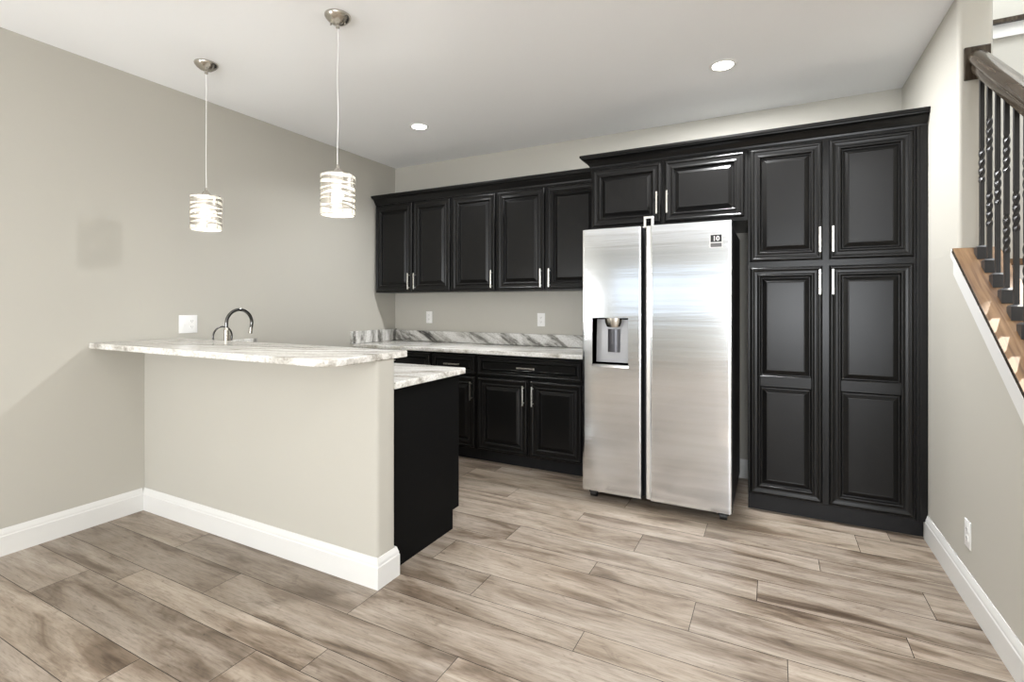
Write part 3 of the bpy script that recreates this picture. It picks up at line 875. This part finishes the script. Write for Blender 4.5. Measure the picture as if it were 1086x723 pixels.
outlet((-3.064, YB, 1.154), 0, .074, .118, 'white wall outlet on the back wall, nearer the left corner', ['outlet'])
outlet((-1.836, YB, 1.146), 0, .074, .118, 'white wall outlet on the back wall, nearer the fridge', ['outlet'])
outlet((XL, 2.004, 1.151), PI / 2, .121, .121, 'wide white switch and outlet plate on the left wall above the bar', ['switch', 'outlet'])
outlet((XR, 2.830, 0.296), -PI / 2, .074, .118, 'low white wall outlet above the right baseboard', ['outlet'])

# ================================================================== STAIR
# cap board on the knee wall
bm = bmesh.new()
def cap_prism(bm, x0, x1, za, zb, y0, y1, mi=0): prism(bm, [(y0, capz(y0) + za), (y1, capz(y1) + za), (y1, capz(y1) + zb), (y0, capz(y0) + zb)], 'x', x0, x1, mi)
cap_prism(bm, XR - .020, XK + .018, -.017, .003, 0.95, YST - .001)
cap_prism(bm, XR - .0215, XR - .020, -.017, .0025, 0.95, YST - .001, 1)
tag(finish(bm, 'sloped_ledge', [M['oak'], M['rail']]), 'sloping oak ledge board on top of the stair knee wall', 'ledge')

rl = thing('stair_railing', 'dark wooden handrail with black twisted iron balusters on the stair', 'railing', (0.812, YST, 1.55))
bx, by, bz = rl.location
HS = 0.705                                                       # rail slope
def railz(y): return 2.358 + HS * (y - 2.95)
sec0 = [(-.020, -.032), (.020, -.032), (.023, -.018), (.021, -.008), (.031, .002), (.033, .012), (.029, .022), (.018, .029), (0, .032), (-.018, .029), (-.029, .022), (-.033, .012), (-.031, .002), (-.021, -.008), (-.023, -.018)]
sec = [(a * 1.08, -.032 + (b + .032) * 1.3) for a, b in sec0]
bm = bmesh.new(); rings = []
an = math.atan(HS)
for y in (YST - .016, 2.2, 1.2):
    rings.append([bm.verts.new((sx, y - by, railz(y) - bz + sz / math.cos(an))) for sx, sz in sec])
for a, b in zip(rings, rings[1:]):
    for k in range(len(sec)): bm.faces.new((a[k], a[(k + 1) % len(sec)], b[(k + 1) % len(sec)], b[k]))
bm.faces.new(rings[0]); bm.faces.new(rings[-1][::-1])
finish(bm, 'handrail', M['rail'], rl, smooth=35)
bm = bmesh.new(); box(bm, -.046, -.016, 2.296 - bz, .046, -.0005, 2.444 - bz, bev=.004); finish(bm, 'rosette', M['rail'], rl)


def square_bar(bm, x, y, z0, z1, hw, twists):
    secs = [(z0, 0.0)]
    for c, ln in twists:
        za, zb = c - ln / 2, c + ln / 2; base = secs[-1][1]
        for k in range(41): secs.append((za + ln * k / 40, base + PI * 2.0 * k / 40))
    secs.append((z1, secs[-1][1])); rings = []
    for i, (z, q) in enumerate(secs):
        tw = 1 < i < len(secs) - 2 and any(abs(z - c) < ln / 2 - .004 for c, ln in twists)
        rr = hw * 1.414 * (1.04 if tw else 1.0)
        rings.append([bm.verts.new((x + rr * math.cos(q + PI / 4 + PI / 2 * k), y + rr * math.sin(q + PI / 4 + PI / 2 * k), z)) for k in range(4)])
    for a, b in zip(rings, rings[1:]):
        for k in range(4): bm.faces.new((a[k], a[(k + 1) % 4], b[(k + 1) % 4], b[k]))
    bm.faces.new(rings[0][::-1]); bm.faces.new(rings[-1])


for k in range(12):
    y = 2.912 - .0885 * k; z0 = capz(y) + .002; z1 = railz(y) - .030 / math.cos(an)
    tw = [(z0 + .40, .155)] if k % 2 == 0 else [(z0 + .26, .155), (z0 + .575, .155)]
    bm = bmesh.new(); square_bar(bm, 0, y - by, z0 + .004 - bz, z1 - bz, .0075, [(c - bz, l) for c, l in tw])
    b = finish(bm, 'baluster', M['iron'], rl)
    bm = bmesh.new(); hw = .021; za = lambda dy: capz(y + dy) + .0045 - bz
    top = z0 + .040 - bz
    vs = [(-hw, -hw), (hw, -hw), (hw, hw), (-hw, hw)]
    lo = [bm.verts.new((p, y - by + q, za(q))) for p, q in vs]; hi = [bm.verts.new((p, y - by + q, top)) for p, q in vs]
    ti = [bm.verts.new((p * .55, y - by + q * .55, top + .008)) for p, q in vs]
    for A, B in ((lo, hi), (hi, ti)):
        for j in range(4): bm.faces.new((A[j], A[(j + 1) % 4], B[(j + 1) % 4], B[j]))
    bm.faces.new(lo[::-1]); bm.faces.new(ti)
    finish(bm, 'baluster_shoe', M['iron'], b)

# stair flight beyond the knee wall
t = thing('staircase', 'stair flight of oak treads rising behind the iron balusters', 'staircase', (XK, 1.0, 0))
rise, x0, x1 = 0.186, XK + .019, XS - .001
NS = 8                                                           # the last tread is the landing
ysn = [(rise * (i + 1) + .07 - 1.547) / SL + 2.986 for i in range(NS)]
for i in range(NS):
    z = rise * (i + 1)
    yn = ysn[i + 1] + .03 if i < NS - 1 else YSB - .003
    bm = bmesh.new(); box(bm, .0195, ysn[i] - 1.0, z - .028, x1 - XK, yn - 1.0, z, bev=.004); finish(bm, 'landing' if i == NS - 1 else 'tread', M['oak'], t)
    bm = bmesh.new(); box(bm, .0195, ysn[i] + .025 - 1.0, z - rise + .001, x1 - XK, ysn[i] + .04 - 1.0, z - .029); finish(bm, 'riser', M['trim'], t)
